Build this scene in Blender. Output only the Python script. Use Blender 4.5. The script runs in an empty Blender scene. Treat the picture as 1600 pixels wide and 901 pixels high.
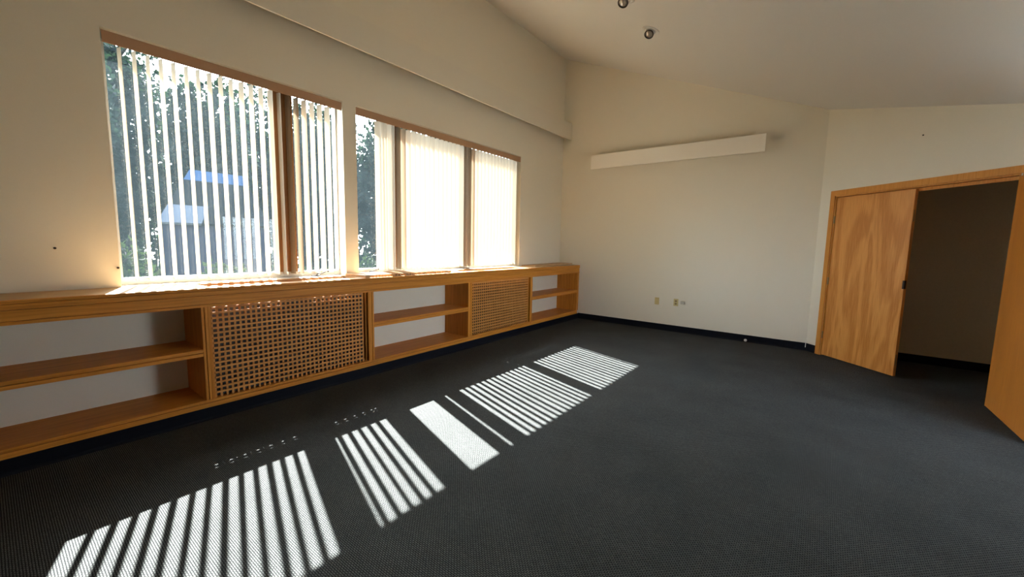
import bpy, bmesh, math, random
from mathutils import Vector, Matrix
S = bpy.context.scene
COL = S.collection
random.seed(7)

# ------------------------------------------------------------------ camera
cam_d = bpy.data.cameras.new('camera')
cam = bpy.data.objects.new('camera', cam_d)
COL.objects.link(cam)
YAW, PITCH, ROLL, FPX = math.radians(37.349), math.radians(-6.29), math.radians(1.152), 633.5
_f = Vector((-math.sin(YAW)*math.cos(PITCH), math.cos(YAW)*math.cos(PITCH), math.sin(PITCH)))
_r = _f.cross(Vector((0, 0, 1))).normalized()
_u = _r.cross(_f)
_r2 = math.cos(ROLL)*_r + math.sin(ROLL)*_u
_u2 = -math.sin(ROLL)*_r + math.cos(ROLL)*_u
M = Matrix((( _r2.x, _u2.x, -_f.x, 4.0), (_r2.y, _u2.y, -_f.y, 0.0), (_r2.z, _u2.z, -_f.z, 1.36), (0, 0, 0, 1)))
cam.matrix_world = M
cam_d.sensor_width = 36.0
cam_d.lens = FPX/1600*36.0
cam_d.clip_start = 0.05
cam_d.clip_end = 200
S.camera = cam

# ------------------------------------------------------------------ light and exposure
S.view_settings.view_transform = 'Standard'
S.view_settings.look = 'None'
S.view_settings.gamma = 1.0
S.view_settings.use_curve_mapping = False
S.view_settings.exposure = 3.12
S.cycles.use_denoising = True
S.cycles.max_bounces = 14
S.cycles.diffuse_bounces = 8
S.cycles.transmission_bounces = 8
S.cycles.transparent_max_bounces = 16
S.cycles.sample_clamp_indirect = 12
S.cycles.caustics_reflective = False
S.cycles.caustics_refractive = False

SUN_E = 10.5
SKY_E = 12.0
SUN_DIR = Vector((1.0, -0.325, -1.01)).normalized()
sun_d = bpy.data.lights.new('sun', 'SUN')
sun_d.energy = SUN_E
sun_d.angle = math.radians(0.40)
sun_d.color = (1.0, 0.97, 0.92)
sun = bpy.data.objects.new('sun', sun_d)
sun.rotation_euler = SUN_DIR.to_track_quat('-Z', 'Y').to_euler()
sun.location = (-8, 4, 10)
COL.objects.link(sun)
w = bpy.data.worlds.new('sky')
S.world = w
w.use_nodes = True
wn = w.node_tree.nodes
wl = w.node_tree.links
sky = wn.new('ShaderNodeTexSky')
sky.sky_type = 'HOSEK_WILKIE'
sky.sun_direction = (-SUN_DIR.x, -SUN_DIR.y, -SUN_DIR.z)
sky.turbidity = 4.0
sky.ground_albedo = 0.3
hs = wn.new('ShaderNodeHueSaturation')
hs.inputs['Saturation'].default_value = 0.35
wl.new(sky.outputs[0], hs.inputs['Color'])
wl.new(hs.outputs[0], wn['Background'].inputs[0])
wn['Background'].inputs[1].default_value = SKY_E

# ------------------------------------------------------------------ materials
def mat(name, base, rough=0.6, metallic=0.0, spec=0.5):
    m = bpy.data.materials.new(name)
    m.use_nodes = True
    b = m.node_tree.nodes['Principled BSDF']
    b.inputs['Base Color'].default_value = (*base, 1)
    b.inputs['Roughness'].default_value = rough
    b.inputs['Metallic'].default_value = metallic
    b.inputs['Specular IOR Level'].default_value = spec
    return m

def N(m, t, **kw):
    n = m.node_tree.nodes.new(t)
    for k, v in kw.items():
        setattr(n, k, v)
    return n

def noise_col(m, c1, c2, scale, sc=(1, 1, 1), detail=4, rough=0.55, dist=0.0, lo=0.3, hi=0.7, bump=0.0, bdist=0.002):
    L = m.node_tree.links
    b = m.node_tree.nodes['Principled BSDF']
    g = N(m, 'ShaderNodeNewGeometry')
    mp = N(m, 'ShaderNodeMapping')
    mp.inputs['Scale'].default_value = sc
    nz = N(m, 'ShaderNodeTexNoise')
    nz.inputs['Scale'].default_value = scale
    nz.inputs['Detail'].default_value = detail
    nz.inputs['Roughness'].default_value = rough
    nz.inputs['Distortion'].default_value = dist
    r = N(m, 'ShaderNodeValToRGB')
    r.color_ramp.elements[0].position = lo
    r.color_ramp.elements[1].position = hi
    r.color_ramp.elements[0].color = (*c1, 1)
    r.color_ramp.elements[1].color = (*c2, 1)
    L.new(g.outputs['Position'], mp.inputs[0])
    L.new(mp.outputs[0], nz.inputs['Vector'])
    L.new(nz.outputs[0], r.inputs[0])
    L.new(r.outputs[0], b.inputs['Base Color'])
    if bump:
        bp = N(m, 'ShaderNodeBump')
        bp.inputs['Strength'].default_value = bump
        bp.inputs['Distance'].default_value = bdist
        L.new(nz.outputs[0], bp.inputs['Height'])
        L.new(bp.outputs[0], b.inputs['Normal'])
    return m

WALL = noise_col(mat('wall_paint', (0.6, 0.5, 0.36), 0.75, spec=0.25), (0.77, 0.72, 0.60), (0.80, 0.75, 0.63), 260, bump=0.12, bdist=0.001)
CLOS = noise_col(mat('wall_paint_shaded', (0.12, 0.1, 0.07), 0.85, spec=0.15), (0.55, 0.46, 0.34), (0.60, 0.50, 0.37), 60)  # room wall paint with the closet's shade put into the colour
CEIL = noise_col(mat('ceiling_paint', (0.7, 0.66, 0.56), 0.6, spec=0.3), (0.75, 0.725, 0.68), (0.78, 0.755, 0.71), 200, bump=0.06, bdist=0.001)
TRIMP = mat('painted_trim', (0.77, 0.715, 0.60), 0.5, spec=0.3)

def oak(name, ax, light=(0.68, 0.275, 0.042), dark=(0.50, 0.178, 0.022)):
    sc = {'x': (1.5, 60, 60), 'y': (60, 1.5, 60), 'z': (60, 60, 1.5)}[ax]
    return noise_col(mat(name, light, 0.5, spec=0.2), dark, light, 1.4, sc=sc, detail=6, dist=0.4, lo=0.33, hi=0.62, bump=0.08, bdist=0.001)
OAK_Y = oak('oak_grain_along_wall', 'y')
OAK_TOP = oak('oak_top_sunlit', 'y', (0.56, 0.36, 0.19), (0.44, 0.26, 0.12))  # paler oak, sunlight on the top put into the colour
OAK_Z = oak('oak_grain_upright', 'z')
OAK_X = oak('oak_grain_crosswise', 'x')
LATT = oak('lattice_oak', 'y', (0.66, 0.30, 0.085), (0.50, 0.205, 0.05))
CASING = oak('casing_oak', 'z', (0.68, 0.30, 0.062), (0.58, 0.235, 0.042))
MULL = oak('window_oak', 'z', (0.42, 0.20, 0.075), (0.33, 0.145, 0.05))

def veneer(name, mx, light, dark, cath=True):
    m = mat(name, light, 0.38, spec=0.35)
    L = m.node_tree.links
    b = m.node_tree.nodes['Principled BSDF']
    tc = N(m, 'ShaderNodeTexCoord')
    mp = N(m, 'ShaderNodeMapping')
    mp.inputs['Scale'].default_value = (1.0, 1.0, 0.16)
    L.new(tc.outputs['Object'], mp.inputs[0])
    n1 = N(m, 'ShaderNodeTexNoise')
    n1.inputs['Scale'].default_value = 3.2
    n1.inputs['Detail'].default_value = 3
    n1.inputs['Distortion'].default_value = 0.7
    L.new(mp.outputs[0], n1.inputs['Vector'])
    mul = N(m, 'ShaderNodeMath', operation='MULTIPLY')
    mul.inputs[1].default_value = 34 if cath else 14
    L.new(n1.outputs[0], mul.inputs[0])
    sn = N(m, 'ShaderNodeMath', operation='SINE')
    L.new(mul.outputs[0], sn.inputs[0])
    mp2 = N(m, 'ShaderNodeMapping')
    mp2.inputs['Scale'].default_value = (90, 90, 3)
    L.new(tc.outputs['Object'], mp2.inputs[0])
    n2 = N(m, 'ShaderNodeTexNoise')
    n2.inputs['Scale'].default_value = 1.5
    n2.inputs['Detail'].default_value = 5
    L.new(mp2.outputs[0], n2.inputs['Vector'])
    a = N(m, 'ShaderNodeMath', operation='MULTIPLY_ADD')
    a.inputs[1].default_value = 0.16 if cath else 0.08
    L.new(sn.outputs[0], a.inputs[0])
    L.new(n2.outputs[0], a.inputs[2])
    r = N(m, 'ShaderNodeValToRGB')
    r.color_ramp.elements[0].position = 0.3
    r.color_ramp.elements[1].position = 0.68
    r.color_ramp.elements[0].color = (*dark, 1)
    r.color_ramp.elements[1].color = (*light, 1)
    L.new(a.outputs[0], r.inputs[0])
    L.new(r.outputs[0], b.inputs['Base Color'])
    return m
DOOR_A = veneer('figured_oak_veneer', 1, (0.74, 0.335, 0.082), (0.55, 0.205, 0.036))
DOOR_B = veneer('plain_oak_veneer', 1, (0.62, 0.235, 0.038), (0.52, 0.18, 0.026), cath=False)

# carpet: staggered pale flecks on a charcoal ground
CARPET = mat('woven_carpet', (0.02, 0.02, 0.02), 0.95, spec=0.1)
def build_carpet(m):
    L = m.node_tree.links
    b = m.node_tree.nodes['Principled BSDF']
    g = N(m, 'ShaderNodeNewGeometry')
    mp = N(m, 'ShaderNodeMapping')
    mp.inputs['Rotation'].default_value = (0, 0, math.radians(0))
    L.new(g.outputs['Position'], mp.inputs[0])
    br = N(m, 'ShaderNodeTexBrick')
    br.offset = 0.5
    br.inputs['Scale'].default_value = 1.0
    br.inputs['Brick Width'].default_value = 0.017
    br.inputs['Row Height'].default_value = 0.0085
    br.inputs['Mortar Size'].default_value = 0.0026
    br.inputs['Mortar Smooth'].default_value = 0.6
    br.inputs['Color1'].default_value = (0.092, 0.097, 0.093, 1)
    br.inputs['Color2'].default_value = (0.075, 0.079, 0.076, 1)
    br.inputs['Mortar'].default_value = (0.012, 0.012, 0.013, 1)
    nz0 = N(m, 'ShaderNodeTexNoise')
    nz0.inputs['Scale'].default_value = 160
    nz0.inputs['Detail'].default_value = 2
    L.new(g.outputs['Position'], nz0.inputs['Vector'])
    vm = N(m, 'ShaderNodeVectorMath', operation='MULTIPLY_ADD')
    vm.inputs[1].default_value = (0.004, 0.004, 0)
    L.new(nz0.outputs['Color'], vm.inputs[0])
    L.new(mp.outputs[0], vm.inputs[2])
    L.new(vm.outputs[0], br.inputs['Vector'])
    nz = N(m, 'ShaderNodeTexNoise')
    nz.inputs['Scale'].default_value = 420
    nz.inputs['Detail'].default_value = 2
    L.new(g.outputs['Position'], nz.inputs['Vector'])
    nz2 = N(m, 'ShaderNodeTexNoise')
    nz2.inputs['Scale'].default_value = 2.2
    nz2.inputs['Detail'].default_value = 3
    L.new(g.outputs['Position'], nz2.inputs['Vector'])
    r1 = N(m, 'ShaderNodeMapRange')
    r1.inputs['From Min'].default_value = 0.3
    r1.inputs['From Max'].default_value = 0.7
    r1.inputs['To Min'].default_value = 0.45
    r1.inputs['To Max'].default_value = 1.55
    L.new(nz.outputs[0], r1.inputs[0])
    r2 = N(m, 'ShaderNodeMapRange')
    r2.inputs['From Min'].default_value = 0.3
    r2.inputs['From Max'].default_value = 0.7
    r2.inputs['To Min'].default_value = 0.88
    r2.inputs['To Max'].default_value = 1.12
    L.new(nz2.outputs[0], r2.inputs[0])
    mm = N(m, 'ShaderNodeMath', operation='MULTIPLY')
    L.new(r1.outputs[0], mm.inputs[0])
    L.new(r2.outputs[0], mm.inputs[1])
    v = N(m, 'ShaderNodeVectorMath', operation='SCALE')
    L.new(br.outputs['Color'], v.inputs[0])
    L.new(mm.outputs[0], v.inputs['Scale'])
    L.new(v.outputs[0], b.inputs['Base Color'])
    bp = N(m, 'ShaderNodeBump')
    bp.inputs['Strength'].default_value = 0.5
    bp.inputs['Distance'].default_value = 0.002
    L.new(br.outputs['Fac'], bp.inputs['Height'])
    bp.invert = True
    L.new(bp.outputs[0], b.inputs['Normal'])
build_carpet(CARPET)

NAVY = mat('navy_rubber', (0.0045, 0.0055, 0.010), 0.6, spec=0.12)
VALT = mat('tan_valance', (0.46, 0.27, 0.155), 0.55)
FIXP = mat('off_white_enamel', (0.88, 0.83, 0.73), 0.5, spec=0.2)
JACKP = mat('aged_white_plastic', (0.50, 0.47, 0.40), 0.45)
METAL = mat('brushed_metal', (0.55, 0.53, 0.5), 0.35, 0.9)
BRONZE = mat('dark_bronze', (0.03, 0.02, 0.015), 0.4, 0.6)
BRASS = mat('aged_brass', (0.35, 0.25, 0.12), 0.4, 0.8)
IVORY = mat('ivory_plastic', (0.62, 0.50, 0.22), 0.4)
SLOT = mat('dark_slot', (0.02, 0.015, 0.01), 0.6)
WHITEP = mat('white_plastic', (0.8, 0.78, 0.72), 0.4)
HEAT = mat('heater_enamel', (0.022, 0.016, 0.012), 0.6)
FRAME = mat('pale_window_frame', (0.50, 0.47, 0.42), 0.5)
SILLP = mat('window_sill_paint', (0.72, 0.68, 0.6), 0.5)
LAMPG = mat('lamp_glass', (0.35, 0.30, 0.25), 0.15, 0.3)
STUCCO = noise_col(mat('stucco', (0.4, 0.35, 0.3), 0.9), (0.36, 0.32, 0.27), (0.43, 0.38, 0.32), 40)

def vane_mat():
    m = bpy.data.materials.new('vane_fabric')
    m.use_nodes = True
    nt = m.node_tree
    nt.nodes.remove(nt.nodes['Principled BSDF'])
    out = nt.nodes['Material Output']
    d = N(m, 'ShaderNodeBsdfDiffuse')
    t = N(m, 'ShaderNodeBsdfTranslucent')
    d.inputs[0].default_value = (0.44, 0.375, 0.29, 1)
    t.inputs[0].default_value = (0.80, 0.64, 0.44, 1)
    mx = N(m, 'ShaderNodeMixShader')
    mx.inputs[0].default_value = 0.09
    nt.links.new(d.outputs[0], mx.inputs[1])
    nt.links.new(t.outputs[0], mx.inputs[2])
    nt.links.new(mx.outputs[0], out.inputs[0])
    return m
VANE = vane_mat()

def glass_mat():
    m = bpy.data.materials.new('dusty_window_glass')
    m.use_nodes = True
    nt = m.node_tree
    nt.nodes.remove(nt.nodes['Principled BSDF'])
    out = nt.nodes['Material Output']
    t = N(m, 'ShaderNodeBsdfTransparent')
    t.inputs[0].default_value = (0.93, 0.96, 0.97, 1)
    g = N(m, 'ShaderNodeBsdfGlossy')
    g.inputs['Roughness'].default_value = 0.02
    d = N(m, 'ShaderNodeBsdfTranslucent')
    d.inputs[0].default_value = (0.62, 0.85, 0.95, 1)
    m1 = N(m, 'ShaderNodeMixShader')
    m2 = N(m, 'ShaderNodeMixShader')
    nz = N(m, 'ShaderNodeTexNoise')
    nz.inputs['Scale'].default_value = 5
    nz.inputs['Detail'].default_value = 5
    ge = N(m, 'ShaderNodeNewGeometry')
    mr = N(m, 'ShaderNodeMapRange')
    mr.inputs['To Min'].default_value = 0.0018
    mr.inputs['To Max'].default_value = 0.0060
    L = nt.links
    L.new(ge.outputs['Position'], nz.inputs['Vector'])
    L.new(nz.outputs[0], mr.inputs[0])
    L.new(mr.outputs[0], m1.inputs[0])
    L.new(t.outputs[0], m1.inputs[1])
    L.new(d.outputs[0], m1.inputs[2])
    m2.inputs[0].default_value = 0.018
    L.new(m1.outputs[0], m2.inputs[1])
    L.new(g.outputs[0], m2.inputs[2])
    L.new(m2.outputs[0], out.inputs[0])
    return m
GLASS = glass_mat()

def leaf_mat(name, c, tr):
    m = bpy.data.materials.new(name)
    m.use_nodes = True
    nt = m.node_tree
    nt.nodes.remove(nt.nodes['Principled BSDF'])
    out = nt.nodes['Material Output']
    d = N(m, 'ShaderNodeBsdfPrincipled')
    t = N(m, 'ShaderNodeBsdfTranslucent')
    nz = N(m, 'ShaderNodeTexNoise')
    nz.inputs['Scale'].default_value = 6
    ge = N(m, 'ShaderNodeNewGeometry')
    nt.links.new(ge.outputs['Position'], nz.inputs['Vector'])
    r = N(m, 'ShaderNodeValToRGB')
    r.color_ramp.elements[0].position = 0.35
    r.color_ramp.elements[1].position = 0.65
    r.color_ramp.elements[0].color = (c[0]*0.5, c[1]*0.5, c[2]*0.6, 1)
    r.color_ramp.elements[1].color = (c[0]*1.3, c[1]*1.3, c[2]*1.2, 1)
    nt.links.new(nz.outputs[0], r.inputs[0])
    nt.links.new(r.outputs[0], d.inputs['Base Color'])
    d.inputs['Roughness'].default_value = 0.5
    d.inputs['Specular IOR Level'].default_value = 0.05
    t.inputs[0].default_value = (*tr, 1)
    mx = N(m, 'ShaderNodeMixShader')
    mx.inputs[0].default_value = 0.25
    nt.links.new(d.outputs[0], mx.inputs[1])
    nt.links.new(t.outputs[0], mx.inputs[2])
    nt.links.new(mx.outputs[0], out.inputs[0])
    return m
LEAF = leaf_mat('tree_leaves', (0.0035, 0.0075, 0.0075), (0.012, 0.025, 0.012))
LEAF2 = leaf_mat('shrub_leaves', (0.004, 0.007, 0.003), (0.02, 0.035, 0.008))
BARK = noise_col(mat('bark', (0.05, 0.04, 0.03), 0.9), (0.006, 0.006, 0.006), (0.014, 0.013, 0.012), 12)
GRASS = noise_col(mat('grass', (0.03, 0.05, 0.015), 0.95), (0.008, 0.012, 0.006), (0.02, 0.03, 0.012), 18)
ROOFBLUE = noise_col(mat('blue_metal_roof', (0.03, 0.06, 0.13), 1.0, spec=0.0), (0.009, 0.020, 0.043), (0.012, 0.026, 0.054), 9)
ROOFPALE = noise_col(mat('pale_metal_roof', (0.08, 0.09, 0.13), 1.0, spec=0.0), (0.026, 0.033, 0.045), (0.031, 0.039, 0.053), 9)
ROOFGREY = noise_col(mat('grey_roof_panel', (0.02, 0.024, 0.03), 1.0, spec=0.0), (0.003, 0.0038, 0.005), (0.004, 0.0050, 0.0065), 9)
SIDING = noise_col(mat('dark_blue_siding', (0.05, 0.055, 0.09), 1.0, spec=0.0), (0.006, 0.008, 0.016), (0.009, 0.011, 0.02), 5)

# ------------------------------------------------------------------ mesh helpers
class MB:
    def __init__(self):
        self.v, self.f = [], []
    def box(self, x0, x1, y0, y1, z0, z1):
        n = len(self.v)
        for x in (x0, x1):
            for y in (y0, y1):
                for z in (z0, z1):
                    self.v.append((x, y, z))
        for q in ((0, 1, 3, 2), (4, 6, 7, 5), (0, 4, 5, 1), (2, 3, 7, 6), (0, 2, 6, 4), (1, 5, 7, 3)):
            self.f.append(tuple(n+i for i in q))
        return self
    def prism(self, poly, a0, a1, axis='z'):
        # poly: CCW list of 2-D points, extruded along the axis
        n = len(self.v)
        k = len(poly)
        for a in (a0, a1):
            for p in poly:
                self.v.append({'z': (p[0], p[1], a), 'y': (p[0], a, p[1]), 'x': (a, p[0], p[1])}[axis])
        self.f.append(tuple(n+i for i in range(k))[::-1])
        self.f.append(tuple(n+k+i for i in range(k)))
        for i in range(k):
            j = (i+1) % k
            self.f.append((n+i, n+j, n+k+j, n+k+i))
        return self
    def lathe(self, prof, c, axis, seg=28):
        # prof: list of (radius, height); axis: unit Vector
        ax = Vector(axis).normalized()
        a = ax.orthogonal().normalized()
        b = ax.cross(a)
        n = len(self.v)
        for (r, h) in prof:
            for i in range(seg):
                t = 2*math.pi*i/seg
                p = Vector(c)+ax*h+a*(r*math.cos(t))+b*(r*math.sin(t))
                self.v.append(tuple(p))
        for k in range(len(prof)-1):
            for i in range(seg):
                j = (i+1) % seg
                self.f.append((n+k*seg+i, n+k*seg+j, n+(k+1)*seg+j, n+(k+1)*seg+i))
        self.f.append(tuple(n+i for i in range(seg))[::-1])
        self.f.append(tuple(n+(len(prof)-1)*seg+i for i in range(seg)))
        return self
    def tube(self, pts, r, seg=8):
        n = len(self.v)
        k = len(pts)
        for q in range(k):
            p = Vector(pts[q])
            d = (Vector(pts[min(q+1, k-1)])-Vector(pts[max(q-1, 0)])).normalized()
            a = d.cross(Vector((0.123, 0.456, 0.9))).normalized()
            b = d.cross(a)
            rr = r[q] if isinstance(r, (list, tuple)) else r
            for i in range(seg):
                t = 2*math.pi*i/seg
                self.v.append(tuple(p+a*(rr*math.cos(t))+b*(rr*math.sin(t))))
        for q in range(k-1):
            for i in range(seg):
                j = (i+1) % seg
                self.f.append((n+q*seg+i, n+q*seg+j, n+(q+1)*seg+j, n+(q+1)*seg+i))
        self.f.append(tuple(n+i for i in range(seg))[::-1])
        self.f.append(tuple(n+(k-1)*seg+i for i in range(seg)))
        return self
    def build(self, name, m, parent=None, bevel=0.0, smooth=False, xf=None, loc=None):
        me = bpy.data.meshes.new(name)
        vs = self.v
        if loc is not None:
            vs = [(a-loc[0], b-loc[1], c-loc[2]) for a, b, c in vs]
        me.from_pydata(vs, [], self.f)
        bm = bmesh.new()
        bm.from_mesh(me)
        bmesh.ops.recalc_face_normals(bm, faces=bm.faces)
        bm.to_mesh(me)
        bm.free()
        me.materials.append(m)
        if smooth:
            for p in me.polygons:
                p.use_smooth = True
        o = bpy.data.objects.new(name, me)
        COL.objects.link(o)
        if loc is not None:
            o.location = loc
        if xf is not None:
            o.matrix_world = xf
        if parent:
            o.parent = parent
        if bevel:
            b = o.modifiers.new('bevel', 'BEVEL')
            b.width = bevel
            b.segments = 2
            b.limit_method = 'ANGLE'
        return o

def struct(o, label=None):
    o['kind'] = 'structure'
    if label:
        o['label'] = label
    return o
def thing(name, label, cat, loc=(0, 0, 0), rz=0.0, group=None):
    o = bpy.data.objects.new(name, None)
    o.empty_display_size = 0.1
    COL.objects.link(o)
    o.location = loc
    o.rotation_euler = (0, 0, rz)
    return tag(o, label, cat, group)
def tag(o, label, cat, group=None):
    o['label'] = label
    o['category'] = cat
    if group:
        o['group'] = group
    return o

# ------------------------------------------------------------------ room constants
YF = 6.727                       # far wall
YB = -3.2                        # wall behind the camera
XR = 5.62                        # right wall
WT = 0.20                        # wall thickness
CA, CB = 4.701, 0.399            # ceiling height = CA - CB*x
H = lambda x: CA-CB*x
W1 = (0.60, 2.342)
W2 = (2.49, 5.416)
ZW0, ZW1 = 0.93, 2.762
S2 = math.sqrt(0.5)
CX, CY = 3.911, YF               # corner where the angled closet wall starts
def cw(t, o=0.0):                # point on the closet wall, t along it, o towards the closet
    return (CX+t*S2+o*S2, CY-t*S2+o*S2)
T_END = (XR-CX)/S2

# floor
fb = MB()
fb.prism([(0, YB), (XR, YB), (XR, 7.3), (0, 7.3)], -0.15, 0.0)
struct(fb.build('floor', CARPET), 'dark charcoal woven carpet floor')

# window wall with two openings
ZT = 5.0
b = MB()
def wall_x(b, x0, x1, spans, z0, z1, holes):
    ys = sorted(set([spans[0], spans[1]]+[h for q in holes for h in q[:2]]))
    for a, c in zip(ys[:-1], ys[1:]):
        hole = [q for q in holes if q[0] <= a+1e-6 and q[1] >= c-1e-6]
        if hole:
            b.box(x0, x1, a, c, z0, hole[0][2])
            b.box(x0, x1, a, c, hole[0][3], z1)
        else:
            b.box(x0, x1, a, c, z0, z1)
holes = [(W1[0], W1[1], ZW0, ZW1), (W2[0], W2[1], ZW0, ZW1)]
wall_x(b, -WT, 0.0, (YB-WT, 7.5), -0.15, ZT, holes)
struct(b.build('wall_left', WALL), 'cream window wall with two window openings')

# far wall (sloping top), angled closet wall, right wall, rear wall
b = MB().prism([(0.0, -0.15), (CX+0.05, -0.15), (CX+0.05, H(CX)+0.05), (0.0, H(0)+0.05)], YF, YF+WT, 'y')
struct(b.build('wall_far', WALL), 'cream far wall with sloping top edge')

TD0, TD1, ZD = 0.215, 1.915, 2.035     # closet opening
def cwbox(b, t0, t1, z0, z1, o0=0.0, o1=0.11, zs=None):
    # box on the angled wall; zs: callable top height from x
    pts = [cw(t0, o0), cw(t1, o0), cw(t1, o1), cw(t0, o1)]
    n = len(b.v)
    for p in pts:
        b.v.append((p[0], p[1], z0))
    for p in pts:
        b.v.append((p[0], p[1], (H(p[0])+0.04) if zs else z1))
    for q in ((0, 3, 2, 1), (4, 5, 6, 7), (0, 1, 5, 4), (1, 2, 6, 5), (2, 3, 7, 6), (3, 0, 4, 7)):
        b.f.append(tuple(n+i for i in q))
    return b
b = MB()
cwbox(b, 0.0, TD0, -0.1, 0, zs=True)
cwbox(b, TD0, TD1, ZD, 0, zs=True)
cwbox(b, TD1, T_END+0.1, -0.1, 0, zs=True)
struct(b.build('wall_closet', WALL), 'cream angled wall around the closet opening')
y_re = cw(T_END)[1]
RW = (3.0, 4.75, 0.40, 1.85)
b = MB()
for a_, c_, p_, q_ in ((YB-WT, RW[0], -0.15, 2.76), (RW[1], y_re, -0.15, 2.76), (RW[0], RW[1], -0.15, RW[2]), (RW[0], RW[1], RW[3], 2.76)):
    b.box(XR, XR+WT, a_, c_, p_, q_)
struct(b.build('wall_right', WALL), 'cream right-hand wall')
b = MB().box(-WT, XR+WT, YB-WT, YB, -0.15, ZT)
struct(b.build('wall_back', WALL))
# unseen window added in the right wall as fill light for cabinets and carpet
wb = struct(MB().box(XR+0.125, XR+0.13, RW[0], RW[1], RW[2], RW[3]).build('window_3', GLASS))
b = MB()
for k in range(3):
    y = RW[0]+(RW[1]-RW[0]-0.06)*k/2
    b.box(XR+0.09, XR+0.16, y, y+0.06, RW[2], RW[3])
b.build('window_mullion', MULL, wb)
b = MB()
b.box(XR+0.085, XR+0.165, RW[0], RW[1], RW[2], RW[2]+0.05)
b.box(XR+0.085, XR+0.165, RW[0], RW[1], RW[3]-0.05, RW[3])
b.build('window_frame', MULL, wb)

# ceiling slab
b = MB().prism([(-WT-0.05, H(-WT-0.05)), (XR+0.3, H(XR+0.3)), (XR+0.3, H(XR+0.3)+0.2), (-WT-0.05, H(-WT-0.05)+0.2)], YB-WT, 7.8, 'y')
struct(b.build('ceiling', CEIL), 'pale sloping plaster ceiling')
# eave outside, over the windows
b = MB().box(-0.5, -WT, YB-WT, 8.0, 2.95, 3.1)
struct(b.build('trim_1', STUCCO), 'roof overhang outside above the windows')

# closet interior
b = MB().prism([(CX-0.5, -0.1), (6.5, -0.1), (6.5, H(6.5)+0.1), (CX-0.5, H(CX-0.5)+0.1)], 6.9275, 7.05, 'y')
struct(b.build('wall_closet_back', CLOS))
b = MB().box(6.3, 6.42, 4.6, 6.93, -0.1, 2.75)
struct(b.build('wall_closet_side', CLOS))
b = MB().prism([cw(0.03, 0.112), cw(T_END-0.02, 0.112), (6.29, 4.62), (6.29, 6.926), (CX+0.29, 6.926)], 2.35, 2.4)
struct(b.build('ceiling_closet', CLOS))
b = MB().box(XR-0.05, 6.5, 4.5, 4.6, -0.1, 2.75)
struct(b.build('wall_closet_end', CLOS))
b = MB().box(XR, 6.42, 4.6, 7.0, -0.15, 0.0)
struct(b.build('floor_closet', CARPET))
b = MB().box(4.20, 6.29, 6.915, 6.927, 0.0, 0.10)
struct(b.build('baseboard_closet', NAVY), 'navy vinyl baseboard inside the closet')

# baseboards
def base_prof(h=0.102, t=0.006, toe=0.014):
    return [(0, 0), (toe, 0), (t+0.002, 0.012), (t, 0.02), (t, h-0.004), (t-0.003, h), (0, h)]
b = MB().prism([(YF-p[0], p[1]) for p in base_prof()], 0.4385, CX, 'x')
struct(b.build('baseboard_far', NAVY), 'navy vinyl baseboard along the far wall')
b = MB()
cwbox(b, 0.003, 0.15, 0.0, 0.102, -0.008, 0.0)
struct(b.build('baseboard_closet_wall', NAVY), 'short navy baseboard left of the closet casing')
b = MB().box(XR-0.008, XR, YB, y_re-0.01, 0, 0.102)
struct(b.build('baseboard_right', NAVY))
b = MB().box(0.02, XR-0.01, YB, YB+0.008, 0, 0.102)
struct(b.build('baseboard_back', NAVY))

# ------------------------------------------------------------------ fitted cabinets under the windows
XB = 0.431
Y0C = -3.15
def arc_box(b, *a):
    b.box(*a)
# toe kick along the whole run
b = MB().prism([(0.395, 0), (0.449, 0), (0.441, 0.012), (0.438, 0.02), (0.438, 0.0925), (0.395, 0.0925)], Y0C, YF-0.001, 'y')
struct(b.build('baseboard_left', NAVY), 'navy toe kick under the wooden cabinets')

def nose_y(b, y0, y1, zt, zb, x1=XB, x0=None, split=None):
    # a face member along the wall in two strips parted by a fine groove
    x0 = x1-0.02 if x0 is None else x0
    s = split if split is not None else (zt+zb)/2
    b.box(x0, x1, y0, y1, s+0.0027, zt)
    b.box(x0, x1-0.013, y0, y1, s-0.0027, s+0.0027)
    b.box(x0, x1, y0, y1, zb, s-0.0027)
def stile_z(b, y0, y1, z0, z1, x1=XB, split=None):
    s = (y0+y1)/2 if split is None else split
    b.box(x1-0.02, x1, y0, s-0.0027, z0, z1)
    b.box(x1-0.02, x1-0.013, s-0.0027, s+0.0027, z0, z1)
    b.box(x1-0.02, x1, s+0.0027, y1, z0, z1)

ZS = 0.852      # underside of the apron
ZBOT = 0.151    # top of the bottom rail

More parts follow.
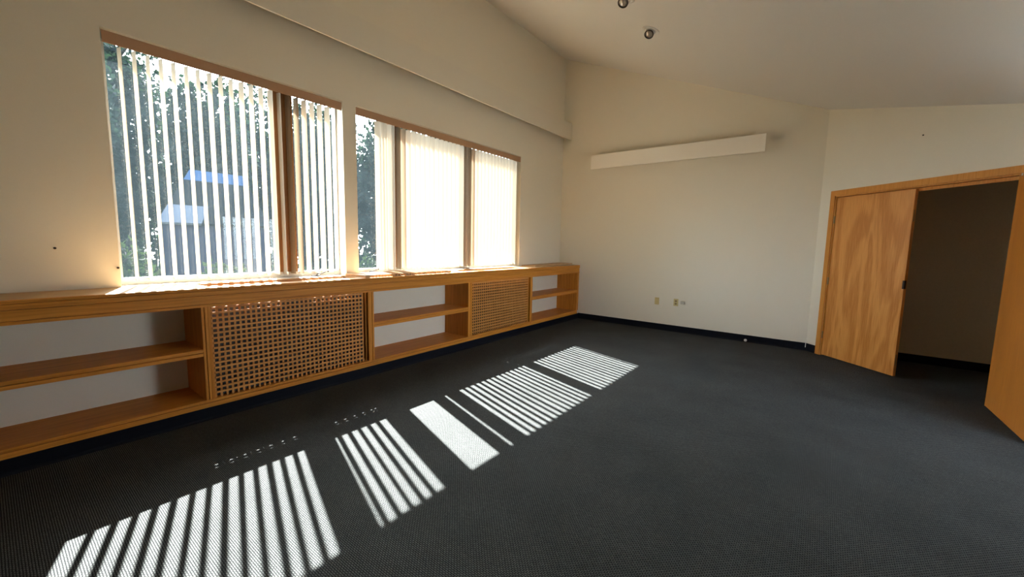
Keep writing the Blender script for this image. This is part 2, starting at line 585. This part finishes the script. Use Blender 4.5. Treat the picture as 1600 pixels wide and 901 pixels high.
def bookcase(y0, y1, pl, pr, label, group):
    """open bay: y0..y1 clear opening, pl / pr widths of its side panels"""
    c = thing('bookcase', label, 'bookcase', (0.0, (y0+y1)/2, 0.093), 0, group)
    oy = (y0+y1)/2
    def put(bm, name, m, bevel=0.0, lab=None):
        bm.v = [(x, y-oy, z-0.093) for x, y, z in bm.v]
        o = bm.build(name, m, c, bevel)
        if lab:
            o['label'] = lab
        return o
    m_ = MB().box(0.002, 0.409, y0, y1, 0.133, ZBOT)
    put(m_, 'bottom_shelf', OAK_Y)
    m_ = MB()
    nose_y(m_, y0-pl, y1+pr, ZBOT+0.0005, 0.093, split=0.130)
    put(m_, 'bottom_rail', OAK_Y, 0.0015)
    m_ = MB().box(0.002, 0.409, y0+0.001, y1-0.001, 0.520, 0.539)
    sh = put(m_, 'shelf', OAK_Y)
    m_ = MB()
    nose_y(m_, y0+0.001, y1-0.001, 0.5395, 0.487, split=0.514)
    m_.v = [(x, y-oy, z-0.093) for x, y, z in m_.v]
    m_.build('shelf_edging', OAK_Y, sh, 0.0015)
    if pl:
        put(MB().box(0.002, 0.411, y0-0.018, y0, 0.133, 0.8515), 'side_panel', OAK_Z)
    if pr:
        put(MB().box(0.002, 0.411, y1, y1+0.018, 0.133, 0.8515), 'side_panel', OAK_Z)
    return c, put

# bay 1 (runs behind the camera), bay 2, bay 3
bc1, put1 = bookcase(Y0C, 0.944, 0.0, 0.0195, 'long open wooden bookcase bay nearest the camera, left of the larger grille', 'open bookcase bays under the windows')
m_ = MB(); stile_z(m_, 0.9442, 0.983, ZBOT+0.001, ZS, split=0.9625); put1(m_, 'stile', OAK_Z, 0.0015)
bc2, put2 = bookcase(2.375, 3.757, 0.019, 0.019, 'open wooden bookcase bay between the two grilles', 'open bookcase bays under the windows')
m_ = MB(); stile_z(m_, 2.3145, 2.379, ZBOT+0.001, ZS, split=2.357); put2(m_, 'stile', OAK_Z, 0.0015)
m_ = MB(); stile_z(m_, 3.757, 3.822, ZBOT+0.001, ZS, split=3.806); put2(m_, 'stile', OAK_Z, 0.0015)
bc3, put3 = bookcase(5.205, 6.66, 0.019, 0.03, 'open wooden bookcase bay in the far corner, right of the smaller grille', 'open bookcase bays under the windows')
m_ = MB(); stile_z(m_, 5.15, 5.205, ZBOT+0.001, ZS, split=5.19); put3(m_, 'stile', OAK_Z, 0.0015)
m_ = MB(); stile_z(m_, 6.66, YF-0.003, ZBOT+0.001, ZS, split=6.69); put3(m_, 'stile', OAK_Z, 0.0015)

# lattice radiator grilles
def grille(y0, y1, ypost, label, left_stile, r0, r1):
    c = thing('radiator_grille', label, 'grille', (0.0, (y0+y1)/2, 0.093), 0, 'lattice radiator grilles in the cabinet front')
    oy = (y0+y1)/2
    def put(bm, name, m, bevel=0.0):
        bm.v = [(x, y-oy, z-0.093) for x, y, z in bm.v]
        return bm.build(name, m, c, bevel)
    p = 0.0378
    z0, z1 = ZBOT+0.001, ZS-0.001
    xs0, xs1 = 0.400, 0.421
    ny = int(round((y1-y0)/p))
    py = (y1-y0)/ny
    m_ = MB()
    nz = 18
    pz = (z1-0.012-(z0+0.040))/(nz-1)
    for i in range(nz):
        z = z1-0.012-i*pz
        m_.box(xs0+0.0132, xs1, y0, y1, z-0.0073, z+0.0073)
    put(m_, 'horizontal_slats', LATT)
    m_ = MB()
    for i in range(ny+1):
        y = y0+i*py
        m_.box(xs0+0.005, xs0+0.013, y-0.007, y+0.007, z0, z1)
    put(m_, 'vertical_slats', LATT)
    if left_stile:
        put(MB().box(0.405, XB-0.001, y0-left_stile, y0-0.0075, z0, z1), 'frame_stile', OAK_Z, 0.001)
    # recessed right-hand return
    put(MB().box(0.372, 0.400, ypost-0.001-0.012, ypost-0.001, z0, z1), 'frame_return', OAK_Z)
    m_ = MB(); nose_y(m_, r0, r1, ZBOT+0.0005, 0.093, split=0.130)
    put(m_, 'bottom_rail', OAK_Y, 0.0015)
    put(MB().box(0.372, 0.411, y0-0.01, ypost, 0.135, ZBOT-0.001), 'bottom_board', OAK_Y)
    return c
grille(1.010, 2.262, 2.3135, 'larger wooden lattice grille under the left window', 0.0255, 0.9638, 2.3557)
grille(3.845, 5.100, 5.149, 'smaller-looking wooden lattice grille under the right window, nearer the corner', 0.0215, 3.7763, 5.1857)

# unseen heaters in the grille bays, casings shaped to block sun below the top holes
def heater(y0, y1, label):
    c = thing('radiator', label, 'radiator', (0.19, (y0+y1)/2, 0.0), 0)
    oy = (y0+y1)/2
    b = MB().box(-0.16, 0.166, y0-oy, y1-oy, 0.10, 0.845)
    b.build('casing', HEAT, c, 0.004)
    b = MB()
    k = int((y1-y0)/0.05)
    for i in range(k):
        y = y0-oy+0.03+i*(y1-y0-0.06)/(k-1)
        b.box(-0.13, 0.13, y-0.004, y+0.004, 0.8455, 0.857)
    b.build('fins', HEAT, c)
    b = MB().box(-0.15, 0.15, y0-oy+0.02, y1-oy-0.02, 0.0, 0.099)
    b.build('base', HEAT, c)
heater(1.03, 2.29, 'dark metal radiator behind the larger lattice grille')
heater(3.87, 5.12, 'dark metal radiator behind the smaller-looking lattice grille')

# continuous counter top with two vent openings
V1 = (1.02, 2.27, 0.085, 0.315)
V2 = (3.80, 5.10, 0.075, 0.315)
c = thing('countertop', 'long oak counter top running under both windows', 'counter top', (0.0, 2.0, 0.993))
def putc(bm, name, m, bevel=0.0):
    bm.v = [(x, y-2.0, z-0.993) for x, y, z in bm.v]
    return bm.build(name, m, c, bevel)
b = MB()
cuts = [Y0C, V1[0], V1[1], V2[0], V2[1], YF-0.002]
for i in range(5):
    a, e = cuts[i], cuts[i+1]
    if i in (1, 3):
        v = V1 if i == 1 else V2
        b.box(0.001, v[2], a, e, 0.960, 0.993)
        b.box(v[3], 0.425, a, e, 0.960, 0.993)
    else:
        b.box(0.001, 0.425, a, e, 0.960, 0.993)
putc(b, 'top_board', OAK_TOP)
b = MB()
nose_y(b, Y0C, YF-0.002, 0.9932, 0.940, x1=0.443, x0=0.4252, split=0.973)
putc(b, 'nosing', OAK_Y, 0.002)
b = MB()
b.box(0.411, 0.432, Y0C, YF-0.002, 0.8755, 0.934)
b.box(0.411, 0.4185, Y0C, YF-0.002, 0.934, 0.9396)
b.box(0.411, 0.4185, Y0C, YF-0.002, 0.871, 0.8755)
b.box(0.411, 0.430, Y0C, YF-0.002, 0.9396, 0.9399)
b.box(0.411, 0.437, Y0C, YF-0.002, 0.8525, 0.871)
putc(b, 'apron', OAK_Y, 0.0015)
for ya in (0.944, 2.357, 3.757, 5.187, 6.66):
    putc(MB().box(0.002, 0.4105, ya, ya+0.018, 0.852, 0.9595), 'side_panel_top', OAK_Z)  # unseen upper ends of the bookcase sides, keeping vent light out of the bays
# vent grilles let into the top
for nm, v in (('vent_grid', V1), ('vent_grid', V2)):
    b = MB()
    for k in range(1, 4):
        x = v[2]+(v[3]-v[2])*k/4
        b.box(x-0.0055, x+0.0055, v[0], v[1], 0.974, 0.981)
    n = int((v[1]-v[0])/0.0378)
    for k in range(1, n):
        y = v[0]+(v[1]-v[0])*k/n
        b.box(v[2], v[3], y-0.0055, y+0.0055, 0.966, 0.9738)
    putc(b, nm, LATT)

# ------------------------------------------------------------------ windows
def window(idx, y0, y1, panes, label, crank_y):
    fx0, fx1 = -0.185, -0.115
    z0, z1 = 0.995, ZW1
    zg0, zg1 = 1.047, 2.735
    b = MB()
    b.box(fx0, fx1, y0+0.0005, panes[0][0], z0, z1-0.0005)
    b.box(fx0, fx1, panes[-1][1], y1-0.0005, z0, z1-0.0005)
    b.box(fx0, fx1, panes[0][0], panes[-1][1], z0, zg0)
    b.box(fx0, fx1, panes[0][0], panes[-1][1], zg1, z1-0.0005)
    o = struct(b.build('window_%d' % idx, FRAME), label)
    for p, q in zip(panes[:-1], panes[1:]):
        MB().box(fx0, fx1+0.004, p[1], q[0], zg0+0.0005, zg1-0.0005).build('window_mullion', MULL, o, 0.002)
    for k, p in enumerate(panes):
        q = MB().box(-0.152, -0.148, p[0]+0.0005, p[1]-0.0005, zg0+0.0005, zg1-0.0005)
        q.build('window_pane', GLASS, o)
    q = MB().box(-0.19, -0.001, y0+0.001, y1-0.001, ZW0+0.001, 0.9945)
    q.build('window_sill', SILLP, o)
    for yy in crank_y:
        q = MB().box(-0.085, -0.055, yy-0.05, yy+0.03, 0.995, 1.005)
        q.tube([(-0.07, yy, 1.0), (-0.065, yy+0.005, 1.018), (-0.06, yy+0.05, 1.022), (-0.055, yy+0.09, 1.034), (-0.055, yy+0.115, 1.04)], [0.007, 0.006, 0.0045, 0.0045, 0.008])
        kk = q.build('crank_handle', BRONZE, o)
        kk['label'] = 'dark bronze crank handle'
    return o
window(1, W1[0], W1[1], [(0.63, 1.715), (1.895, 2.325)], 'left window with a wide and a narrow pane', [2.06])
window(2, W2[0], W2[1], [(2.53, 2.975), (3.10, 4.14), (4.31, 5.33)], 'right window with one narrow and two wide panes', [2.66])

# ------------------------------------------------------------------ vertical blinds
def vane_mesh():
    b = MB()
    wv, sag, n = 0.0885, 0.010, 8
    z0, z1 = 1.028, 2.69
    for i in range(n+1):
        s = -0.5+i/n
        x = s*wv
        y = sag*(1-4*s*s)
        b.v.append((x, y, z0))
        b.v.append((x, y, z1))
    for i in range(n):
        b.f.append((2*i, 2*i+2, 2*i+3, 2*i+1))
    return b
def clip_mesh():
    b = MB()
    b.box(0.037, 0.046, -0.0045, 0.0045, 1.030, 1.054)
    return b
vane0 = clip0 = None
def blind(y0, y1, ys, label):
    global vane0, clip0
    c = thing('vertical_blind', label, 'blind', (-0.07, (y0+y1)/2, 0.0), 0, 'vertical blinds in the windows')
    oy = (y0+y1)/2
    def put(bm, name, m, bevel=0.0, lab=None):
        bm.v = [(x+0.07, y-oy, z) for x, y, z in bm.v]
        o = bm.build(name, m, c, bevel)
        if lab:
            o['label'] = lab
        return o
    put(MB().box(-0.012, -0.004, y0+0.006, y1-0.006, 2.669, 2.747), 'valance', VALT, 0.001, 'flat tan valance board')
    put(MB().box(-0.10, -0.04, y0+0.01, y1-0.01, 2.70, 2.745), 'headrail', METAL)
    for (y, ang) in ys:
        if vane0 is None:
            v = vane_mesh().build('vane', VANE, c, smooth=True)
            k = clip_mesh().build('clip', METAL, v)
            vane0, clip0 = v, k
        else:
            v = vane0.copy(); COL.objects.link(v); v.parent = c
            k = clip0.copy(); COL.objects.link(k); k.parent = v
        v.location = (0.0, y-oy, 0.0)
        v.rotation_euler = (0, 0, math.radians(ang))
    return c
rg = random.Random(3)
A0 = 4.0    # vane angle from straight into the room; the room-side edge swings towards +y
ys1 = [(0.700+0.0757*k, A0+rg.uniform(-2, 2)) for k in range(21)]
ys1 = [(y+rg.uniform(-.002, .002), a+(0 if y < 1.6 else rg.uniform(-6, 5))) for y, a in ys1]
blind(W1[0], W1[1], ys1, 'open vertical blind of cream vanes in the left window')
ys2 = [(2.800, 20), (2.842, 14), (2.880, 12), (2.945, 10), (2.985, 12)]
ys2 += [(3.068+0.0757*k+rg.uniform(-.002, .002), A0+rg.uniform(-2.5, 2.5)) for k in range(31)]
blind(W2[0], W2[1], ys2, 'vertical blind of cream vanes drawn to the right in the right window')

# ------------------------------------------------------------------ loose grille covers lying on the counter
def loose_cover(name, label, L_, Wd, loc, rz, ry=0.0, rx=0.0, th=0.026):
    c = thing(name, label, 'grille cover', loc)
    c.rotation_euler = (rx, ry, rz)
    # local: length along y, width along -x, near corner at the origin
    b = MB()
    b.box(-Wd, 0, 0, 0.055, 0.0, th*0.45)
    b.box(-Wd, 0, 0, 0.055, th*0.55, th)
    b.box(-Wd+0.002, -0.002, 0.002, 0.053, th*0.45, th*0.55)
    b.build('end_rail', OAK_TOP, c, 0.0008)
    MB().box(-Wd, 0, L_-0.055, L_, 0.0, th).build('end_rail', OAK_TOP, c, 0.0008)
    b = MB()
    n = 9
    for k in range(n):
        x = -Wd+0.004+(Wd-0.016)*k/(n-1)
        b.box(x-0.0, x+0.012, 0.056, L_-0.056, th*0.72, th)
    b.build('long_slats', OAK_TOP, c)
    b = MB()
    m = int((L_-0.11)/0.0378)
    for k in range(1, m):
        y = 0.056+(L_-0.112)*k/m
        b.box(-Wd+0.001, -0.001, y-0.007, y+0.007, 0.0, th*0.715)
    b.build('cross_slats', OAK_TOP, c)
    return c
loose_cover('grille_cover', 'loose slatted wooden grille cover on the counter between the windows', 1.22, 0.335, (0.415, 2.30, 0.9938), math.radians(2.4))
def plain_cover():
    c = thing('wooden_board', 'loose wooden board lying on the counter in the far corner', 'board', (0.31, 5.47, 0.9938))
    c.rotation_euler = (math.radians(0.75), 0, math.radians(-0.8))
    b = MB()
    b.box(-0.285, 0.0, 0.0, 1.16, 0.0, 0.019)
    b.build('panel', OAK_TOP, c, 0.001)
    b = MB()
    b.box(-0.285, 0.0, -0.0185, -0.0005, 0.0, 0.0195)
    b.build('end_edging', OAK_TOP, c, 0.001)
plain_cover()

# ------------------------------------------------------------------ long ledge above the windows and far-wall light
def light_trough(name, label, cat, loc, rz, L_, depth, h, lip=0.012, ends=True):
    c = thing(name, label, cat, loc, rz)
    MB().box(0, L_, 0, 0.019, 0, h).build('front_board', FIXP if name == 'wall_light' else TRIMP, c, 0.0015)
    nb = max(2, int(L_/1.1))
    for k in range(nb):
        x = 0.25+(L_-0.5)*k/(nb-1)
        MB().box(x-0.01, x+0.01, 0.0195, depth-0.001, h*0.55, h*0.55+0.03).build('bracket', METAL, c)
    n = max(1, int(L_/1.25))
    for k in range(n):
        a = 0.06+k*(L_-0.1)/n
        e = a+(L_-0.1)/n-0.05
        tb = MB().tube([(a, depth*0.55, h*0.86), (e, depth*0.55, h*0.86)], 0.0127, 12).build('lamp_tube', WHITEP, c, smooth=True)
        MB().box(a, e, depth*0.55-0.03, depth*0.55+0.03, h*0.55+0.0305, h*0.86-0.02).build('lamp_housing', METAL, tb)
    return c
# far wall: length along +x, depth towards +y
light_trough('wall_light', 'long cream boxed light fitting mounted high on the far wall', 'light', (0.694, 6.50, 2.661), 0, 2.565, YF-6.50, 0.232)
# window wall: length along +y, depth towards the wall
light_trough('cove_light', 'full-length cream cove ledge high above the windows', 'light', (0.168, YF-0.002-9.89, 3.253), math.radians(90), 9.89, 0.166, 0.298, ends=False)

# ------------------------------------------------------------------ closet casing and doors
ROTW = math.radians(-45)
def on_wall(name, t, z, m_builder, material, parent=None, bevel=0.0, extra=0.0):
    # local x along the closet wall, local y into the closet
    o = m_builder.build(name, material, parent, bevel)
    p = cw(t)
    o.location = (p[0], p[1], z)
    o.rotation_euler = (0, 0, ROTW+extra)
    return o
b = MB()
b.box(-1.760, -1.700, -0.015, -0.0005, 0.0, 2.10)
b.box(-1.700, 0.0, -0.015, -0.0005, 2.034, 2.10)
b.box(0.015, 0.062, -0.008, -0.0005, 0.0, 2.034)
b.box(0.0, 0.062, -0.015, -0.0005, 2.034, 2.10)
tr = struct(on_wall('trim_2', 1.915, 0.0, b, CASING, bevel=0.0015), 'oak casing around the closet opening')
b = MB()
b.box(0.0005, 0.012, 0.0, 0.108, 0.0, 2.02)
b.box(1.688, 1.6995, 0.0, 0.108, 0.0, 2.02)
b.box(0.0005, 1.6995, 0.0, 0.108, 2.02, 2.0345)
b.box(0.012, 1.688, 0.045, 0.06, 1.988, 2.0195)
b.box(0.012, 0.024, 0.045, 0.06, 0.0, 1.988)
j = b.build('closet_jamb', CASING)
p = cw(0.2152); j.location = (p[0], p[1], 0.0); j.rotation_euler = (0, 0, ROTW)
struct(j, 'oak jamb lining of the closet opening')
j.name = 'trim_3'

b = MB().box(0.006, 0.888, 0.0, 0.035, 0.012, 2.008)
d1 = struct(on_wall('door_1', 0.232, 0.0, b, DOOR_A, bevel=0.0015), 'closed flush oak closet door with figured grain')
for z in (1.74, 0.97, 0.27):
    hb = MB().tube([(-0.0035, -0.006, z-0.045), (-0.0035, -0.006, z+0.045)], 0.0055, 10)
    hb.box(-0.004, 0.002, -0.003, 0.03, z-0.044, z+0.044)
    hb.build('hinge', BRASS, d1, smooth=False)
MB().box(0.872, 0.8905, -0.003, 0.024, 0.965, 1.055).build('latch', BRONZE, d1, 0.001)
for z in (1.735, 0.19):
    MB().box(0.884, 0.8895, 0.008, 0.022, z-0.06, z+0.06).build('flush_bolt', BRASS, d1)
b = MB().box(0.0, 0.032, -0.86, 0.0, 0.012, 2.005)
d2 = b.build('door_2', DOOR_B, None, 0.0015)
d2.location = (5.249, 5.343, 0.0)
d2.rotation_euler = (0, 0, math.radians(0.8))
struct(d2, 'open oak closet door swung out at the right edge')
for z in (1.74, 0.97, 0.27):
    MB().tube([(0.026, 0.005, z-0.045), (0.026, 0.005, z+0.045)], 0.0045, 10).build('hinge', BRASS, d2)

# ------------------------------------------------------------------ recessed ceiling lamps
CN = Vector((-CB, 0, -1)).normalized()
def downlight(x, y, label):
    o = Vector((x, y, H(x)))
    c = thing('ceiling_light', label, 'light', tuple(o), 0, 'recessed eyeball lamps in the ceiling')
    MB().lathe([(0.066, -0.002), (0.098, 0.0), (0.101, 0.004), (0.097, 0.009), (0.07, 0.012), (0.066, 0.010)], (0, 0, 0), CN, 40).build('trim_ring', CEIL, c, smooth=True)
    ad = Vector((-0.05, -0.55, -0.83)).normalized()
    prof = [(0.058*math.cos(a), 0.058*math.sin(a)) for a in [math.radians(-60+10*i) for i in range(12)]]
    MB().lathe(prof, tuple(CN*0.012), ad, 32).build('eyeball', CEIL, c, smooth=True)
    base = CN*0.012+ad*0.050
    MB().lathe([(0.050, 0.0), (0.052, 0.006), (0.052, 0.014), (0.045, 0.014), (0.044, 0.006)], tuple(base), ad, 32).build('rim', BRONZE, c)
    MB().lathe([(0.043, 0.0), (0.043, 0.008), (0.030, 0.012), (0.012, 0.015), (0.002, 0.016)], tuple(base), ad, 28).build('bulb', LAMPG, c, smooth=True)
downlight(2.228, 4.83, 'small recessed eyeball lamp in the ceiling, the fully visible one')
downlight(2.225, 4.085, 'recessed eyeball lamp cut off by the top of the picture')

# ------------------------------------------------------------------ wall fittings
def outlet(x, z, kind, label):
    c = thing('wall_outlet', label, 'outlet', (x, YF, z), 0)
    MB().box(-0.036, 0.036, -0.006, -0.0005, -0.058, 0.058).build('cover_plate', IVORY, c, 0.002)
    if kind == 'duplex':
        for dz in (-0.021, 0.021):
            s = MB().lathe([(0.0165, 0.0), (0.0165, 0.0025), (0.0155, 0.003)], (0, -0.0062, dz), (0, -1, 0), 20).build('socket', BRASS, c)
            q = MB()
            for dx in (-0.0065, 0.0065):
                q.box(dx-0.0012, dx+0.0012, -0.0105, -0.0095, dz-0.003, dz+0.007)
            q.box(-0.002, 0.002, -0.0105, -0.0095, dz-0.011, dz-0.007)
            q.build('slots', SLOT, s)
    else:
        MB().box(-0.016, 0.016, -0.009, -0.0062, -0.033, 0.033).build('insert', IVORY, c, 0.001)
        MB().lathe([(0.003, 0), (0.003, 0.0015)], (0, -0.0062, 0.047), (0, -1, 0), 12).build('screw', BRASS, c)
        MB().lathe([(0.003, 0), (0.003, 0.0015)], (0, -0.0062, -0.047), (0, -1, 0), 12).build('screw', BRASS, c)
outlet(1.880, 0.472, 'plain', 'plain ivory wall plate, leftmost fitting on the far wall')
outlet(2.182, 0.478, 'duplex', 'ivory double socket outlet in the middle of the far wall')
c = thing('phone_jack', 'small white surface-mounted jack box right of the double socket', 'jack', (2.290, YF, 0.482))
MB().box(-0.030, 0.030, -0.038, -0.0005, -0.022, 0.026).build('housing', JACKP, c, 0.003)
MB().box(0.0305, 0.033, -0.028, -0.012, -0.010, 0.008).build('port', SLOT, c)
MB().box(-0.026, 0.026, -0.030, -0.004, 0.0265, 0.028).build('lid', IVORY, c, 0.0005)

c = thing('door_stop', 'small round white stop at the foot of the far wall', 'door stop', (3.197, YF-0.006, 0.03))
MB().tube([(0, 0.003, 0), (0, -0.018, 0)], 0.006, 10).build('stem', METAL, c)
MB().lathe([(0.008, 0), (0.018, 0.003), (0.020, 0.012), (0.016, 0.019), (0.006, 0.022)], (0, -0.0185, 0), (0, -1, 0), 20).build('rubber_tip', WHITEP, c, smooth=True)
tag(MB().tube([(CX-0.006, YF-0.016, 0.045), (CX-0.006, YF-0.015, 0.09), (CX-0.004, YF-0.008, 0.13)], 0.004, 8).build('cable', WHITEP), 'short white cable end in the corner beside the closet', 'cable')
def nail(name, p, ax, label):
    b = MB().lathe([(0.0035, 0.0), (0.004, 0.006), (0.0075, 0.0065), (0.0075, 0.0095), (0.004, 0.011)], p, ax, 12)
    tag(b.build(name, BRONZE), label, 'screw')
nail('wall_screw', (0.0003, 0.296, 1.272), (1, 0, 0), 'small dark screw in the wall left of the left window')
nail('wall_hook', (0.0003, 0.588, 1.133), (1, 0, 0), 'small dark fixing at the lower left edge of the left window')
pp = cw(1.129, -0.0003)
nail('wall_nail', (pp[0], pp[1], 2.542), (-S2, -S2, 0), 'small dark nail in the wall above the closet')

# ------------------------------------------------------------------ outside
b = MB().box(-40, -WT-0.001, -20, 45, -0.9, -0.6)
struct(b.build('ground', GRASS), 'grass outside the windows')
struct(MB().box(XR+WT+0.7, 40, -20, 45, -0.9, -0.6).build('ground_right', STUCCO))  # unseen ground, added to darken light entering the right window from below

def foliage(rnd, c, rad, n, size, flat=0.75):
    b = MB()
    for _ in range(n):
        # clumped points in an ellipsoid, denser near the surface
        while True:
            p = Vector((rnd.uniform(-1, 1), rnd.uniform(-1, 1), rnd.uniform(-1, 1)))
            if 0.25 < p.length < 1:
                break
        s = 0.85+0.18*math.sin(5.1*p.x+3*p.z)*math.cos(4.3*p.y+2*p.z)
        p = Vector((p.x*rad[0]*s, p.y*rad[1]*s, p.z*rad[2]*s))+Vector(c)
        d = Vector((rnd.gauss(0, 1), rnd.gauss(0, 1), rnd.gauss(0, 0.6))).normalized()
        e = d.orthogonal().normalized()
        e.rotate(Matrix.Rotation(rnd.uniform(0, 6.28), 3, d))
        L_ = size*rnd.uniform(0.6, 1.3)
        wd = d.cross(e)*L_*0.32
        k = len(b.v)
        mid = p+e*L_*0.5+d*L_*0.08
        b.v += [tuple(p), tuple(mid+wd), tuple(p+e*L_), tuple(mid-wd)]
        b.f.append((k, k+1, k+2, k+3))
    return b
def tree(name, label, x, y, h, rad, seed, n=9000, size=0.2, leaf=None, group='trees outside the windows', base=-0.6):
    rnd = random.Random(seed)
    c = thing(name, label, 'tree' if 'tree' in name else 'shrub', (x, y, base), 0, group)
    tops = []
    b = MB()
    b.tube([(0, 0, 0), (0.05, 0.03, h*0.3), (0.0, 0.1, h*0.6), (0.05, 0.05, h*0.92)], [0.13*h/6, 0.10*h/6, 0.06*h/6, 0.015], 9)
    for k in range(9):
        z = h*(0.18+0.08*k)
        a = k*2.4
        L_ = rad*0.75
        b.tube([(0.02, 0.04, z), (L_*0.5*math.cos(a), L_*0.5*math.sin(a), z+0.22*L_), (L_*math.cos(a), L_*math.sin(a), z+0.5*L_)], [0.045*h/6, 0.03*h/6, 0.008], 6)
    b.build('trunk', BARK, c, smooth=True)
    f = foliage(rnd, (0, 0, h*0.56), (rad, rad, h*0.46), n, size)
    f.build('foliage', leaf or LEAF, c)
TR = [(-10.8, 1.3, 8.2, 1.35), (-10.8, 4.3, 6.7, 1.4), (-14.2, 2.9, 8.9, 1.6), (-14.2, 6.4, 7.9, 1.7), (-10.8, 7.4, 6.9, 1.45), (-14.2, 10.1, 8.0, 1.8), (-10.8, 10.6, 7.3, 1.5), (-14.2, 13.9, 8.6, 1.8), (-10.8, 13.9, 7.6, 1.5), (-14.2, 17.8, 8.8, 1.9)]
names = ['tall dark leafy tree seen at the left edge of the left window',
         'lower dark tree rising behind the pale roof of the outbuilding',
         'tall dark tree standing farther back, left of the gap of open sky',
         'distant dark tree under the gap of open sky in the left window',
         'dark leafy tree seen between the right-hand vanes of the left window',
         'distant dark tree behind the wall strip between the two windows',
         'dark leafy tree filling the bare narrow strip of glass in the right window',
         'distant dark tree beyond the narrow pane of the right window',
         'dark tree screened by the left half of the drawn blind',
         'farthest dark tree, screened by the right half of the drawn blind']
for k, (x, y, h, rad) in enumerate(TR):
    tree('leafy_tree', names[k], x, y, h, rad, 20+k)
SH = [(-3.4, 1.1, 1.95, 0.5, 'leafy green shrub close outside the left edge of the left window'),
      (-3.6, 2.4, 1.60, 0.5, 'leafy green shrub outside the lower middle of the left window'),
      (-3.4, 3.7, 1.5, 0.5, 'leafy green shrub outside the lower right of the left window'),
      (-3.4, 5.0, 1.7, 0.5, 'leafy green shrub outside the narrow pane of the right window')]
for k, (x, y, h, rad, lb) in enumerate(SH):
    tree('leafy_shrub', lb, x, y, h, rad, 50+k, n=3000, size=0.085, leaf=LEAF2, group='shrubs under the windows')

# clipped hedge across the far side of the garden
hd = thing('hedge', 'long dark hedge across the far side of the garden', 'hedge', (-18.0, 15.0, -0.6))
rnd_h = random.Random(5)
b = MB()
for _ in range(16000):
    p = Vector((rnd_h.uniform(-0.6, 0.6), rnd_h.uniform(-16, 18), rnd_h.uniform(0, 4.3)+0.3*math.sin(_)))
    d = Vector((rnd_h.gauss(1, 0.8), rnd_h.gauss(0, 1), rnd_h.gauss(0, 0.6))).normalized()
    e = d.orthogonal().normalized()
    e.rotate(Matrix.Rotation(rnd_h.uniform(0, 6.28), 3, d))
    L_ = rnd_h.uniform(0.2, 0.42)
    wd = d.cross(e)*L_*0.35
    k = len(b.v)
    mid = p+e*L_*0.5+d*L_*0.08
    b.v += [tuple(p), tuple(mid+wd), tuple(p+e*L_), tuple(mid-wd)]
    b.f.append((k, k+1, k+2, k+3))
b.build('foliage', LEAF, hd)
b = MB()
for k in range(28):
    y = -15.5+k*1.22
    b.tube([(0, y, 0), (0.05, y+0.05, 1.6), (0.0, y, 3.2)], [0.05, 0.04, 0.015], 6)
b.build('stems', BARK, hd)

# small outbuilding with a hipped roof
c = thing('outbuilding', 'little outbuilding with pale blue roof seen through the left window', 'building', (-6.0, 3.0, -0.6))
oz = 0.6
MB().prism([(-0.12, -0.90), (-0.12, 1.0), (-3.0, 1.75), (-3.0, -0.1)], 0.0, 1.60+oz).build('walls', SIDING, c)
def band(y0a, y1a, y0b, y1b, ta, tb, m, name):
    # a strip of the front roof slope between slope fractions ta and tb
    def P(t, y):
        return Vector((-1.5*t, y, 1.64+oz+1.24*t))
    n = Vector((1.24, 0, 1.5)).normalized()*0.05
    q = [P(ta, y0a), P(ta, y1a), P(tb, y1b), P(tb, y0b)]
    b = MB()
    b.v = [tuple(v) for v in q]+[tuple(v-n) for v in q]
    b.f = [(0, 1, 2, 3), (7, 6, 5, 4), (0, 4, 5, 1), (1, 5, 6, 2), (2, 6, 7, 3), (3, 7, 4, 0)]
    return b.build(name, m, c)
ye = lambda t: -0.95+0.95*t
band(ye(0), -0.25, ye(.30), 0.02, 0.0, 0.30, ROOFPALE, 'lower_roof')
band(-0.25, 1.05, 0.02, 1.05, 0.0, 0.30, ROOFGREY, 'lower_roof')
band(ye(.302), 1.05, ye(.78), 1.05, 0.302, 0.78, ROOFGREY, 'middle_roof')
band(ye(.782), 1.05, ye(1), 1.05, 0.782, 1.0, ROOFBLUE, 'upper_roof')
b = MB()
b.v = [(0, -0.95, 1.64+oz), (-3.0, -0.15, 1.64+oz), (-1.5, 0.0, 2.87+oz), (0, -0.95, 1.61+oz), (-3.0, -0.15, 1.61+oz), (-1.5, 0.0, 2.80+oz)]
b.f = [(0, 1, 2), (3, 5, 4), (0, 3, 4, 1), (1, 4, 5, 2), (2, 5, 3, 0)]
b.build('hip_roof', ROOFGREY, c)
b = MB()
b.v = [(-3.0, -0.15, 1.64+oz), (-3.0, 1.8, 1.64+oz), (-1.52, 1.05, 2.86+oz), (-1.52, 0.0, 2.86+oz)]
b.v += [(x, y, z-0.05) for x, y, z in b.v]
b.f = [(0, 1, 2, 3), (7, 6, 5, 4), (0, 4, 5, 1), (1, 5, 6, 2), (2, 6, 7, 3), (3, 7, 4, 0)]
b.build('rear_roof', ROOFGREY, c)
